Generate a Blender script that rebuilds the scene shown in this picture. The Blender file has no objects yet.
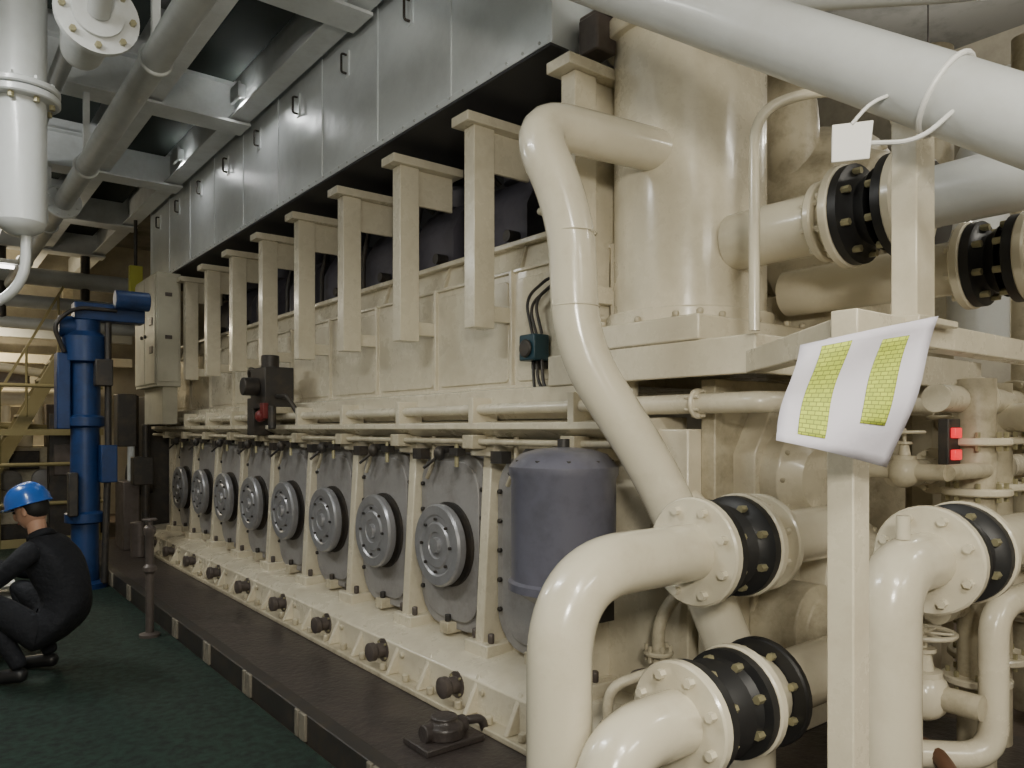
import bpy, bmesh, math, random
from mathutils import Vector, Matrix, Quaternion
random.seed(7)
V=Vector
# ------------------------------------------------------------------ materials
def mat(name,col,rough=.4,metal=0.,grime=None,gamt=.35,gscale=3.,bump=.0,bscale=40.,stretch=(1,1,1),emit=None,es=0,coat=0,thr=(.45,.75)):
    m=bpy.data.materials.new(name); m.use_nodes=True
    nt=m.node_tree; b=nt.nodes['Principled BSDF']
    b.inputs['Base Color'].default_value=(*col,1)
    b.inputs['Roughness'].default_value=rough
    b.inputs['Metallic'].default_value=metal
    b.inputs['Coat Weight'].default_value=coat
    b.inputs['Coat Roughness'].default_value=.12
    tc=nt.nodes.new('ShaderNodeTexCoord')
    mp=nt.nodes.new('ShaderNodeMapping'); mp.inputs['Scale'].default_value=stretch
    nt.links.new(tc.outputs['Object'],mp.inputs['Vector'])
    if grime:
        n=nt.nodes.new('ShaderNodeTexNoise'); n.inputs['Scale'].default_value=gscale; n.inputs['Detail'].default_value=8
        n.inputs['Roughness'].default_value=.7
        nt.links.new(mp.outputs[0],n.inputs['Vector'])
        r=nt.nodes.new('ShaderNodeMapRange'); r.inputs[1].default_value=thr[0]; r.inputs[2].default_value=thr[1]; r.inputs[4].default_value=gamt
        nt.links.new(n.outputs['Fac'],r.inputs[0])
        mx=nt.nodes.new('ShaderNodeMix'); mx.data_type='RGBA'
        mx.inputs[6].default_value=(*col,1); mx.inputs[7].default_value=(*grime,1)
        nt.links.new(r.outputs[0],mx.inputs[0]); nt.links.new(mx.outputs[2],b.inputs['Base Color'])
        r2=nt.nodes.new('ShaderNodeMapRange'); r2.inputs[3].default_value=rough*.8; r2.inputs[4].default_value=min(1,rough*1.35)
        nt.links.new(n.outputs['Fac'],r2.inputs[0]); nt.links.new(r2.outputs[0],b.inputs['Roughness'])
    if bump:
        n2=nt.nodes.new('ShaderNodeTexNoise'); n2.inputs['Scale'].default_value=bscale; n2.inputs['Detail'].default_value=4
        nt.links.new(mp.outputs[0],n2.inputs['Vector'])
        bp=nt.nodes.new('ShaderNodeBump'); bp.inputs['Strength'].default_value=bump; bp.inputs['Distance'].default_value=.02
        nt.links.new(n2.outputs['Fac'],bp.inputs['Height']); nt.links.new(bp.outputs[0],b.inputs['Normal'])
    if emit:
        b.inputs['Emission Color'].default_value=(*emit,1); b.inputs['Emission Strength'].default_value=es
    return m
CREAM=mat('cream_engine_paint',(.655,.60,.465),.26,grime=(.38,.32,.21),gamt=.5,gscale=4.5,bump=.12,bscale=14,coat=.35,thr=(.5,.8))
CREAM2=mat('cream_paint_worn',(.50,.45,.33),.4,grime=(.20,.16,.10),gamt=.75,gscale=8,bump=.2,bscale=20)
PIPE=mat('cream_pipe_paint',(.66,.61,.48),.22,grime=(.46,.40,.28),gamt=.4,gscale=7,bump=.10,bscale=11,coat=.45,thr=(.5,.8))
WPIPE=mat('white_pipe_paint',(.54,.56,.56),.3,grime=(.42,.42,.40),gamt=.5,gscale=4,bump=.05,coat=.3)
GPIPE=mat('grey_pipe_paint',(.50,.52,.52),.4,grime=(.28,.28,.28),gamt=.5,gscale=4)
WHITE=mat('white_structure_paint',(.66,.68,.68),.5,grime=(.4,.4,.38),gamt=.5,gscale=4)
SILVER=mat('silver_casing_metal',(.80,.84,.86),.30,.30,grime=(.62,.65,.67),gamt=.8,gscale=2.2,bump=.5,bscale=3.2)
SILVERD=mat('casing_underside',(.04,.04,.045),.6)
DOOR=mat('crankcase_door_grey',(.30,.29,.285),.4,.1,grime=(.17,.155,.14),gamt=.7,gscale=5,bump=.1)
DISC=mat('relief_valve_steel',(.38,.38,.40),.3,.5,grime=(.18,.18,.19),gamt=.5,gscale=9)
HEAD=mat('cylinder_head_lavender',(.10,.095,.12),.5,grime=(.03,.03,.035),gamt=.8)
BLACK=mat('black_rubber',(.014,.014,.015),.45)
DARK=mat('dark_steel',(.045,.042,.040),.45,.4,grime=(.11,.085,.06),gamt=.7,gscale=8)
PLUG=mat('plug_grey_brown',(.12,.10,.09),.4,.3,grime=(.05,.04,.035),gamt=.7,gscale=9)
BOLT=mat('bolt_brass_dull',(.36,.33,.20),.4,.4)
BROWN=mat('oily_dark_plinth',(.040,.033,.031),.36,grime=(.085,.068,.06),gamt=.8,gscale=5,bump=.3,bscale=30)
GREEN=mat('green_deck_mat',(.006,.034,.020),.75,grime=(.003,.010,.007),gamt=.9,gscale=22,bump=.9,bscale=170,thr=(.4,.6))
DECK=mat('brown_deck_plate',(.10,.075,.06),.5,grime=(.2,.16,.12),gamt=.7,gscale=4,bump=.3,bscale=25)
BLUE=mat('blue_machine_paint',(.010,.040,.14),.4,grime=(.008,.018,.05),gamt=.85,gscale=6)
NAVYCAN=mat('slate_blue_canister',(.115,.115,.15),.3,grime=(.06,.06,.07),gamt=.7,gscale=7,coat=.3)
HELM=mat('blue_helmet_plastic',(.015,.10,.42),.25,coat=.5)
CLOTH=mat('navy_coverall_cloth',(.005,.006,.010),.85,bump=.5,bscale=30)
SKIN=mat('skin',(.42,.24,.16),.5)
HAIR=mat('black_hair',(.01,.009,.008),.6)
EYE=mat('eye_dark',(.02,.015,.012),.2)
LIP=mat('lips',(.32,.12,.09),.5)
TEAL=mat('teal_plastic',(.015,.05,.07),.35)
RED=mat('dull_red_paint',(.16,.02,.02),.45)
REDL=mat('red_indicator_glow',(.6,.02,.02),.3,emit=(1,.02,.04),es=1.0)
YEL=mat('yellow_green_paint',(.45,.45,.05),.5)
OCH=mat('ochre_rail_paint',(.26,.22,.10),.6)
MARK=mat('cream_marker_paint',(.20,.18,.14),.6,grime=(.05,.045,.04),gamt=.8,gscale=12)
PAPER=mat('white_paper',(.68,.66,.75),.7,bump=.25,bscale=9)
CAB=mat('cabinet_cream',(.50,.48,.38),.45,grime=(.3,.27,.2),gamt=.5)
WALL=mat('wall_paint_dim',(.40,.37,.30),.7,grime=(.15,.14,.11),gamt=.7,gscale=1.5)
CEIL=mat('ceiling_dark_plate',(.012,.018,.014),.8)
CEILP=mat('ceiling_paint',(.22,.22,.21),.8,grime=(.04,.04,.04),gamt=.9,gscale=1.6)
TUBEL=mat('fluorescent_tube',(1,1,1),.4,emit=(1,.97,.9),es=6)
PLW=mat('white_plastic',(.75,.75,.73),.4)
def strip_mat():
    m=mat('highlighted_table_print',(.55,.62,.08),.7); nt=m.node_tree; b=nt.nodes['Principled BSDF']
    tc=nt.nodes.new('ShaderNodeTexCoord'); br=nt.nodes.new('ShaderNodeTexBrick')
    br.inputs['Color1'].default_value=(.58,.68,.08,1); br.inputs['Color2'].default_value=(.45,.54,.07,1); br.inputs['Mortar'].default_value=(.20,.26,.06,1)
    br.inputs['Scale'].default_value=7; br.inputs['Mortar Size'].default_value=.045; br.inputs['Brick Width'].default_value=.62; br.inputs['Row Height'].default_value=.34; br.inputs['Mortar Smooth'].default_value=.4
    nt.links.new(tc.outputs['UV'],br.inputs['Vector']); nt.links.new(br.outputs[0],b.inputs['Base Color']); return m
STRIP=strip_mat()
# ------------------------------------------------------------------ builder
def empty(name,loc=(0,0,0)):
    o=bpy.data.objects.new(name,None); o.location=loc; o.empty_display_size=.2
    bpy.context.scene.collection.objects.link(o); return o
def frame(ax):
    ax=V(ax).normalized(); t=V((0,0,1)) if abs(ax.z)<.9 else V((1,0,0))
    a=ax.cross(t).normalized(); return ax,a,ax.cross(a).normalized()
class Part:
    def __init__(s,name,parent=None): s.name=name;s.parent=parent;s.bm=bmesh.new();s.mats=[]
    def mi(s,m):
        if m not in s.mats: s.mats.append(m)
        return s.mats.index(m)
    def face(s,vs,k):
        try:
            f=s.bm.faces.new(vs); f.material_index=k; f.smooth=True; return f
        except ValueError: return None
    def hexa(s,pts,m):
        k=s.mi(m); v=[s.bm.verts.new(p) for p in pts]
        for q in ((0,3,2,1),(4,5,6,7),(0,1,5,4),(1,2,6,5),(2,3,7,6),(3,0,4,7)): s.face([v[i] for i in q],k)
    def box(s,x0,x1,y0,y1,z0,z1,m):
        s.hexa([(x0,y0,z0),(x1,y0,z0),(x1,y1,z0),(x0,y1,z0),(x0,y0,z1),(x1,y0,z1),(x1,y1,z1),(x0,y1,z1)],m)
    def beam(s,p0,p1,w,h,m):
        p0=V(p0);p1=V(p1);ax=(p1-p0).normalized(); up=V((0,0,1)) if abs(ax.z)<.9 else V((0,1,0))
        a=ax.cross(up).normalized()*w/2; b=a.cross(ax).normalized()*h/2
        s.hexa([p0-a-b,p0+a-b,p1+a-b,p1-a-b,p0-a+b,p0+a+b,p1+a+b,p1-a+b],m)
    def prism(s,poly,axis,a0,a1,m):
        k=s.mi(m)
        def P(p,a): return {'x':(a,p[0],p[1]),'y':(p[0],a,p[1]),'z':(p[0],p[1],a)}[axis]
        A=[s.bm.verts.new(P(p,a0)) for p in poly]; B=[s.bm.verts.new(P(p,a1)) for p in poly]
        n=len(poly); s.face(A[::-1],k); s.face(B,k)
        for i in range(n): s.face([A[i],A[(i+1)%n],B[(i+1)%n],B[i]],k)
    def lathe(s,o,ax,prof,m,seg=28,closed=True):
        k=s.mi(m); o=V(o); ax,a,b=frame(ax); rings=[]
        for t,r in prof:
            if r<1e-5: rings.append([s.bm.verts.new(o+ax*t)]); continue
            rings.append([s.bm.verts.new(o+ax*t+(a*math.cos(2*math.pi*i/seg)+b*math.sin(2*math.pi*i/seg))*r) for i in range(seg)])
        for R,S in zip(rings,rings[1:]):
            for i in range(seg):
                j=(i+1)%seg
                if len(R)==1 and len(S)==1: continue
                if len(R)==1: s.face([R[0],S[i],S[j]],k)
                elif len(S)==1: s.face([R[i],S[0],R[j]],k)
                else: s.face([R[i],S[i],S[j],R[j]],k)
        if closed:
            if len(rings[0])>1: s.face(rings[0],k)
            if len(rings[-1])>1: s.face(rings[-1][::-1],k)
    def cyl(s,p0,p1,r,m,r1=None,seg=24):
        p0=V(p0);p1=V(p1); s.lathe(p0,p1-p0,[(0,r),((p1-p0).length,r if r1 is None else r1)],m,seg)
    def tube(s,pts,r,m,R=.15,seg=20,steps=8):
        pts=[V(p) for p in pts]; out=[pts[0]]
        for i in range(1,len(pts)-1):
            P=pts[i]; d1=(pts[i-1]-P); d2=(pts[i+1]-P); l=min(R,d1.length*.49,d2.length*.49)
            A=P+d1.normalized()*l; B=P+d2.normalized()*l
            for q in range(steps+1):
                t=q/steps; out.append(A*(1-t)**2+P*2*t*(1-t)+B*t*t)
        out.append(pts[-1]); k=s.mi(m); rings=[]
        tan=(out[1]-out[0]).normalized(); _,a,_b=frame(tan)
        for i,p in enumerate(out):
            if i==0: t=tan
            elif i==len(out)-1: t=(out[i]-out[i-1]).normalized()
            else: t=((out[i+1]-out[i]).normalized()+(out[i]-out[i-1]).normalized()).normalized()
            a=(a-t*a.dot(t)).normalized(); b=t.cross(a)
            rings.append([s.bm.verts.new(p+(a*math.cos(2*math.pi*j/seg)+b*math.sin(2*math.pi*j/seg))*r) for j in range(seg)])
        for A,B in zip(rings,rings[1:]):
            for j in range(seg): s.face([A[j],A[(j+1)%seg],B[(j+1)%seg],B[j]],k)
        s.face(rings[0][::-1],k); s.face(rings[-1],k)
    def ell(s,c,rad,m,u=16,v=10,rot=None,f=None):
        k=s.mi(m); c=V(c); rows=[]
        for i in range(v+1):
            ph=math.pi*i/v; row=[]
            for j in range(u):
                th=2*math.pi*j/u
                p=V((rad[0]*math.sin(ph)*math.cos(th),rad[1]*math.sin(ph)*math.sin(th),rad[2]*math.cos(ph)))
                if f: p=f(p)
                if rot: p=rot@p
                row.append(s.bm.verts.new(c+p))
                if i in(0,v): break
            rows.append(row)
        for A,B in zip(rows,rows[1:]):
            for j in range(u):
                l=(j+1)%u
                if len(A)==1: s.face([A[0],B[j],B[l]],k)
                elif len(B)==1: s.face([A[j],B[0],A[l]],k)
                else: s.face([A[j],B[j],B[l],A[l]],k)
    def ring(s,c,ax,R,r,m,seg=28,ts=8):
        k=s.mi(m); c=V(c); ax,a,b=frame(ax); rows=[]
        for i in range(seg):
            th=2*math.pi*i/seg; d=a*math.cos(th)+b*math.sin(th)
            rows.append([s.bm.verts.new(c+d*(R+r*math.cos(2*math.pi*j/ts))+ax*r*math.sin(2*math.pi*j/ts)) for j in range(ts)])
        for i in range(seg):
            A=rows[i];B=rows[(i+1)%seg]
            for j in range(ts): s.face([A[j],A[(j+1)%ts],B[(j+1)%ts],B[j]],k)
    def bolts(s,c,ax,R,n,r,h,m,off=0):
        c=V(c); ax,a,b=frame(ax)
        for i in range(n):
            th=2*math.pi*(i+off)/n; p=c+(a*math.cos(th)+b*math.sin(th))*R
            s.cyl(p,p+ax*h,r,m,seg=6)
    def flange(s,c,ax,R,th,m,n=8,rb=.012,bm_=None):
        c=V(c); ax=V(ax).normalized(); e=.006
        s.lathe(c-ax*th/2,ax,[(0,R-e),(e,R),(th-e,R),(th,R-e)],m,36)
        s.bolts(c+ax*th/2,ax,R*.8,n,rb,.022,bm_ or m,.5); s.bolts(c-ax*th/2,-ax,R*.8,n,rb,.022,bm_ or m,.5)
    def joint(s,c,ax,r,R,L=.26):
        """rubber expansion joint between two painted flanges, c = first flange centre"""
        c=V(c); ax=V(ax).normalized()
        s.flange(c,ax,R,.035,PIPE,8,.014,PIPE)
        s.lathe(c+ax*.02,ax,[(0,R*.96),(.03,R*.96),(.035,R*.8),(.06,r*1.15),(L*.5,r*1.45),(L-.1,r*1.15),(L-.075,R*.8),(L-.07,R*.96),(L-.04,R*.96)],BLACK,36)
        s.bolts(c+ax*.052,ax,R*.8,8,.013,.03,BOLT,.5); s.bolts(c+ax*(L-.052),-ax,R*.8,8,.013,.03,BOLT,.5)
        s.flange(c+ax*L,ax,R,.035,PIPE,8,.014,PIPE)
    def done(s,bevel=0,ang=38):
        me=bpy.data.meshes.new(s.name); bmesh.ops.recalc_face_normals(s.bm,faces=s.bm.faces); s.bm.to_mesh(me); s.bm.free()
        for m in s.mats: me.materials.append(m)
        me.set_sharp_from_angle(angle=math.radians(ang))
        o=bpy.data.objects.new(s.name,me); bpy.context.scene.collection.objects.link(o)
        if s.parent: o.parent=s.parent
        if bevel:
            b=o.modifiers.new('bevel','BEVEL'); b.width=bevel; b.segments=2; b.limit_method='ANGLE'; b.angle_limit=math.radians(40)
        return o
# ------------------------------------------------------------------ room
def room(name,x0,x1,y0,y1,z0,z1,m):
    p=Part(name); p.box(x0,x1,y0,y1,z0,z1,m); return p.done()
room('floor',-3.5,7,-3,15,-.1,0,DECK)
p=Part('deck_mat_green'); p.box(-2.6,1.45,-2,12,0.0,.012,GREEN); p.done()
room('ceiling',-3.5,7,-3,15,4.75,4.85,CEILP)
room('wall_far',-3.5,7,15,15.1,0,4.75,WALL)
room('wall_left',-3.6,-3.5,-3,15,0,4.75,WALL)
room('wall_right',7,7.1,-3,15,0,4.75,WALL)
room('wall_back',-3.5,7,-3.1,-3,0,4.75,WALL)
# ceiling beams
E=empty('ceiling_beam_structure')
p=Part('cross_beams',E)
for y in (.2,2.2,4.2,6.3,8.3,10.3,12.3):
    p.box(-3.4,2.14,y-.13,y+.13,3.96,3.98,WHITE); p.box(-3.4,2.14,y-.012,y+.012,3.98,4.3,WHITE); p.box(-3.4,2.14,y-.09,y+.09,4.3,4.315,WHITE)
    p.box(-3.4,2.14,y-.01,y+.01,4.3,4.75,WHITE)
p.done()
p=Part('long_beams',E)
for x in (2.06,1.40,-.6): 
    p.box(x-.08,x+.08,-2.9,14.9,4.00,4.015,WHITE); p.box(x-.012,x+.012,-2.9,14.9,4.015,4.4,WHITE)
p.done()
p=Part('deck_grating',E)
for y in (.2,2.2,4.2,6.3,8.3,10.3):
    p.box(1.5,1.98,y+.12,y+1.9,4.25,4.27,CEIL); p.box(.1,1.3,y+.12,y+1.9,4.40,4.42,CEIL)
p.done()
# ------------------------------------------------------------------ plinth
E=empty('engine_foundation_plinth')
p=Part('plinth_body',E); p.box(1.5,3.9,.9,10.6,0,.12,BROWN); p.box(1.46,1.54,1.2,10.6,.0,.14,DARK)
for k in range(-2,10):
    y=3.47+.75*k
    if y>1.3: 
        p.box(1.445,1.462,y-.035,y+.035,.015,.145,MARK); p.box(1.445,1.462,y+.05,y+.09,.015,.145,MARK)
p.done(.005)
# ------------------------------------------------------------------ main engine
S=.75
ENG=empty('marine_diesel_engine',(0,0,0))
p=Part('bedplate',ENG)
p.prism([(2.1,.12),(2.1,.30),(2.16,.34),(2.40,.36),(3.7,.36),(3.7,.12)],'y',1.9,9.85,CREAM)
p.box(2.02,2.12,1.9,9.85,.12,.15,CREAM2)
for k in range(0,31):
    y=2.3+.25*k
    p.cyl((2.06,y,.15),(2.06,y,.19),.022,CREAM2,seg=6)
    if k%3!=1: p.cyl((2.105,y+.1,.26),(2.085,y+.1,.26),.018,CREAM2,seg=6)
for k in range(-1,9):
    y=3.175+S*k
    p.prism([(2.03,.15),(2.12,.15),(2.12,.33)],'y',y+.20,y+.23,CREAM)
    p.prism([(2.03,.15),(2.12,.15),(2.12,.33)],'y',y-.23,y-.20,CREAM)
p.done(.006)
p=Part('bedplate_drain_caps',ENG)
for k in range(-1,9):
    y=3.12+S*k
    p.lathe((2.11,y,.24),(-1,0,0),[(0,.065),(.015,.065),(.015,.042),(.06,.042),(.07,.052),(.10,.052),(.105,.045)],PLUG,16)
    p.bolts((2.095,y,.24),(-1,0,0),.055,4,.007,.01,BOLT,.5)
p.done()
p=Part('crankcase_block',ENG)
p.box(2.42,3.6,1.95,9.85,.34,1.5,CREAM)
for k in range(-1,9):
    y=3.175+S*k
    p.prism([(2.27,.36),(2.33,1.42),(2.44,1.46),(2.44,.34)],'y',y-.035,y+.035,CREAM)
    p.box(2.29,2.43,y-.10,y+.10,1.36,1.46,CREAM)
    p.box(2.25,2.43,y-.10,y+.10,.34,.41,CREAM)
    for sg in(-1,1): p.cyl((2.30,y+sg*.07,.41),(2.30,y+sg*.07,.46),.018,PLUG,seg=8)
p.done(.008)
def rrect(cy,cz,w,h,r,n=5):
    pts=[]
    for sx,sz,a0 in((1,1,0),(-1,1,90),(-1,-1,180),(1,-1,270)):
        for i in range(n+1):
            a=math.radians(a0+90*i/n); pts.append((cy+sx*(w/2-r)+r*math.cos(a),cz+sz*(h/2-r)+r*math.sin(a)))
    return pts
p=Part('crankcase_doors',ENG)
for k in range(-1,8):
    y=3.55+S*k
    p.prism(rrect(y,.88,.66,.98,.20),'x',2.36,2.43,DOOR)
    p.prism(rrect(y,.88,.54,.88,.17),'x',2.345,2.362,DOOR)
    for q in range(5):
        for sg in(-1,1):
            p.cyl((2.36,y+sg*.298,.58+q*.15),(2.34,y+sg*.298,.58+q*.15),.014,DARK,seg=6)
    p.box(2.30,2.40,y-.04,y+.04,.37,.43,CREAM2); p.cyl((2.33,y,.43),(2.33,y,.47),.018,DARK,seg=6)
p.done(.004)
p=Part('explosion_relief_valves',ENG)
for k in range(0,8):
    y=3.55+S*k; c=V((2.36,y,.86))
    p.lathe(c,(-1,0,0),[(0,.235),(.03,.235),(.035,.19),(.06,.19)],DARK,36)
    p.lathe(c,(-1,0,0),[(.06,.222),(.075,.228),(.10,.228),(.112,.218),(.112,.17),(.104,.16),(.104,.13),(.113,.12),(.113,.075),(.104,.07),(.104,.045),(.125,.04),(.125,0)],DISC,40)
    p.bolts(c+V((-.108,0,0)),(-1,0,0),.145,8,.009,.012,DARK)
p.done()
p=Part('fuel_rack_ledge',ENG)
p.prism([(2.30,1.46),(2.22,1.50),(2.22,1.53),(2.46,1.55),(2.6,1.55),(2.6,1.46)],'y',2.1,9.85,CREAM)
p.prism([(2.40,1.55),(2.34,1.60),(2.34,1.70),(2.50,1.72),(2.6,1.72),(2.6,1.55)],'y',2.5,9.85,CREAM)
p.cyl((2.27,2.2,1.60),(2.27,9.85,1.60),.026,CREAM,seg=14)
p.cyl((2.25,2.2,1.435),(2.25,9.85,1.435),.016,CREAM2,seg=12)
for k in range(-1,9):
    y=3.175+S*k
    p.box(2.22,2.38,y-.02,y+.02,1.52,1.66,CREAM); p.box(2.20,2.34,y-.045,y+.045,1.40,1.47,CREAM2)
p.done(.004)
p=Part('indicator_cocks_and_linkage',ENG)
for k in range(-1,8):
    y=3.45+S*k
    p.cyl((2.34,y,1.39),(2.20,y,1.39),.02,DARK,seg=10); p.ell((2.21,y,1.37),(.032,.032,.04),DARK,10,8)
    p.cyl((2.21,y,1.36),(2.16,y+.08,1.29),.009,DARK,seg=8)
    p.tube([(2.30,y+.2,1.46),(2.30,y+.2,1.32),(2.30,y+.27,1.22)],.012,CREAM2,R=.05,seg=8)
    p.box(2.24,2.30,y+.24,y+.33,1.33,1.39,DARK)
    p.cyl((2.24,y-.12,1.42),(2.24,y-.12,1.30),.012,BOLT,seg=8); p.box(2.22,2.27,y-.16,y-.08,1.36,1.40,DARK)
p.done()
p=Part('camshaft_casing',ENG)
p.prism([(2.50,1.70),(2.50,2.33),(2.56,2.35),(2.60,2.50),(3.4,2.50),(3.4,1.70)],'y',2.45,9.85,CREAM)
for k in range(-1,9):
    y=3.175+S*k
    p.box(2.475,2.52,y-.012,y+.012,1.70,2.34,CREAM)
    p.prism(rrect(y+S/2,2.02,.68,.54,.03,3),'x',2.49,2.51,CREAM)
    p.box(2.47,2.492,y+.335,y+.405,2.31,2.325,CREAM2)
    p.prism([(2.53,2.34),(2.585,2.50),(2.62,2.50),(2.57,2.34)],'y',y-.01,y+.01,CREAM2)
p.box(2.47,2.52,2.45,9.85,1.70,1.73,CREAM); p.box(2.55,2.66,2.45,9.85,2.49,2.52,CREAM)
p.box(2.485,2.52,2.45,9.85,2.325,2.345,CREAM)
p.done(.005)
p=Part('cylinder_heads',ENG)
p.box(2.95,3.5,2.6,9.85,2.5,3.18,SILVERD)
for k in range(0,9):
    y=2.82+S*k+.0
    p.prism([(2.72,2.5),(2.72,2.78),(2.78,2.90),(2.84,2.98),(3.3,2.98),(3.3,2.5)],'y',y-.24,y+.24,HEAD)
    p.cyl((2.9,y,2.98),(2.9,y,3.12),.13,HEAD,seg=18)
    p.cyl((2.76,y-.15,2.6),(2.64,y-.15,2.6),.035,DARK,seg=12)
    p.tube([(2.8,y+.12,2.98),(2.72,y+.14,3.05),(2.68,y+.18,2.8),(2.68,y+.18,2.5)],.018,DARK,R=.05,seg=8)
p.done(.01)
p=Part('gallery_support_brackets',ENG)
for k in range(-1,8):
    y=3.2+S*k
    p.box(2.23,2.36,y-.045,y+.045,2.02,3.05,CREAM)
    p.prism([(2.36,2.84),(2.62,2.84),(2.62,3.05),(2.36,3.05)],'y',y-.012,y+.012,CREAM)
    p.box(2.17,2.66,y-.075,y+.075,3.05,3.10,CREAM)
    p.box(2.33,2.52,y-.03,y+.03,2.06,2.14,CREAM)
p.done(.004)
G=empty('exhaust_gallery_casing')
p=Part('gallery_panels',G)
y0=2.53
p.box(2.2,3.8,y0,9.8,3.2,4.12,SILVER); 
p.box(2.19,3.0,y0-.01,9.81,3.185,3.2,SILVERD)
p.box(2.188,2.2,y0,9.8,3.2,3.235,SILVER); p.box(2.188,2.2,y0,9.8,4.07,4.12,SILVER)
yy=y0
while yy<9.8:
    p.box(2.192,2.2,yy-.018,yy+.018,3.2,4.12,SILVER); yy+=.80
p.done(.003)
p=Part('panel_handles',G)
yy=y0+.4
while yy<9.8:
    y=yy
    p.tube([(2.2,y,3.80),(2.155,y,3.80),(2.155,y,3.92),(2.2,y,3.92)],.008,DARK,R=.015,seg=8,steps=3)
    p.box(2.19,2.2,y-.03,y+.03,3.78,3.94,SILVER)
    yy+=.80
for q in range(60):
    y=y0+.06+q*.12
    p.cyl((2.189,y,3.219),(2.182,y,3.219),.007,GPIPE,seg=6)
p.done()
# ------------------------------------------------------------------ turbo / air cooler end
C=empty('charge_air_cooler')
p=Part('cooler_housing',C)
p.prism(rrect(2.73,2.19,.68,.60,.28,14),'z',1.97,3.32,CREAM)
p.box(2.32,3.12,1.82,2.58,1.84,1.94,CREAM); p.prism(rrect(2.73,2.19,.74,.66,.30,12),'z',1.94,2.0,CREAM)
p.prism(rrect(2.73,2.19,.76,.68,.31,12),'z',3.20,3.28,CREAM)
for x in(2.36,2.50,2.74,2.95,3.07): p.cyl((x,1.845,1.94),(x,1.845,1.965),.016,CREAM2,seg=6)
for y in(1.95,2.15,2.35,2.5): p.cyl((2.345,y,1.94),(2.345,y,1.965),.016,CREAM2,seg=6)
p.done(.008,ang=30)
p=Part('air_duct_transition',C)
p.prism([(2.44,1.99),(3.3,1.99),(3.3,3.15),(2.62,3.15),(2.44,2.7)],'y',2.46,2.60,CREAM)
p.prism([(2.50,1.99),(2.94,1.99),(2.94,3.1),(2.64,3.1),(2.50,2.7)],'y',2.58,2.8,CREAM)
p.box(2.42,2.66,2.5,2.9,2.56,2.60,CREAM)
p.box(2.38,2.48,2.46,2.52,2.0,2.75,CREAM)
p.done(.02)
p=Part('exhaust_inlet_duct',C)
p.box(2.42,3.2,1.95,2.50,3.36,4.7,SILVER); p.box(2.36,3.24,1.9,2.52,3.32,3.36,PLUG)
p.box(2.30,2.42,2.34,2.46,3.14,3.3,PLUG)
p.done(.01)
TB=empty('turbocharger')
p=Part('compressor_casing',TB)
p.lathe((3.75,1.75,2.55),(0,1,0),[(0,.18),(.02,.30),(.10,.33),(.12,.42),(.30,.50),(.45,.50),(.55,.42),(.58,.47),(.63,.47),(.65,.36),(1.1,.40),(1.15,.2)],CREAM2,40)
p.bolts((3.75,1.87,2.55),(0,-1,0),.38,14,.016,.03,CREAM2)
p.lathe((3.75,1.75,2.55),(0,-1,0),[(0,.24),(.15,.24),(.17,.21),(.17,0)],DARK,30)
p.tube([(3.4,2.1,2.55),(3.4,2.1,3.2),(3.4,2.4,3.9)],.13,CREAM2,R=.3,seg=24)
p.box(3.5,4.0,1.9,2.6,1.84,2.2,CREAM2); p.box(3.15,3.5,1.75,2.3,1.84,2.12,CREAM2)
p.tube([(4.3,1.6,1.9),(4.3,1.6,2.9),(4.9,1.6,3.2)],.14,WPIPE,R=.3)
p.done(.008)
B=empty('cooler_support_platform')
p=Part('platform_plate',B)
p.box(2.35,4.3,1.6,2.7,1.76,1.84,CREAM); p.box(2.33,4.3,1.58,1.61,1.70,1.84,CREAM)
p.box(2.33,2.36,1.6,2.7,1.70,1.84,CREAM)
p.done(.006)
p=Part('platform_legs',B)
p.box(3.9,4.0,1.65,1.75,0,1.76,CREAM)
p.beam((2.36,1.6,1.74),(1.86,1.0,1.74),.07,.08,CREAM)
p.beam((1.80,.97,1.76),(4.2,.97,1.76),.07,.07,CREAM)
p.box(4.1,4.2,.92,1.02,0,1.76,CREAM)
p.box(1.80,1.88,.945,1.015,0,1.73,CREAM)
p.beam((2.17,.97,1.79),(2.17,.97,2.42),.11,.07,CREAM); p.box(2.05,2.29,.9,1.04,1.78,1.80,CREAM)
p.done(.004)
# engine front end (pumps)
F=empty('engine_front_end_pumps')
p=Part('front_housing',F)
p.box(2.50,3.6,1.88,1.95,.36,1.70,CREAM2); 
p.prism([(2.62,.4),(3.5,.4),(3.5,1.3),(3.2,1.6),(2.75,1.6),(2.62,1.4)],'y',1.78,1.9,CREAM)
p.lathe((2.85,1.8,1.30),(0,-1,0),[(0,.20),(.10,.20),(.12,.17),(.16,.12),(.16,0)],CREAM,30); p.bolts((2.85,1.70,1.30),(0,-1,0),.18,10,.012,.02,CREAM2)
p.lathe((3.2,1.8,.85),(0,-1,0),[(0,.26),(.14,.26),(.16,.22),(.26,.16),(.26,0)],CREAM,30); p.bolts((3.2,1.66,.85),(0,-1,0),.24,12,.014,.02,CREAM2)
p.lathe((2.78,1.8,.72),(0,-1,0),[(0,.17),(.2,.17),(.22,.12),(.3,.10),(.3,0)],CREAM2,30)
p.box(2.50,2.62,1.8,1.9,.36,1.0,CREAM2)
p.done(.01)
p=Part('front_pipework',F)
p.cyl((2.42,2.75,1.60),(2.42,1.72,1.60),.04,CREAM); p.flange((2.42,1.9,1.60),(0,1,0),.06,.02,CREAM,6,.006)
p.tube([(2.42,1.72,1.60),(2.42,1.62,1.60),(2.75,1.55,1.60),(3.6,1.55,1.60)],.04,CREAM,R=.08)
p.tube([(2.47,2.3,1.76),(2.47,2.3,1.4),(2.47,1.9,1.2),(2.47,1.9,.3)],.03,CREAM,R=.1)
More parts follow.
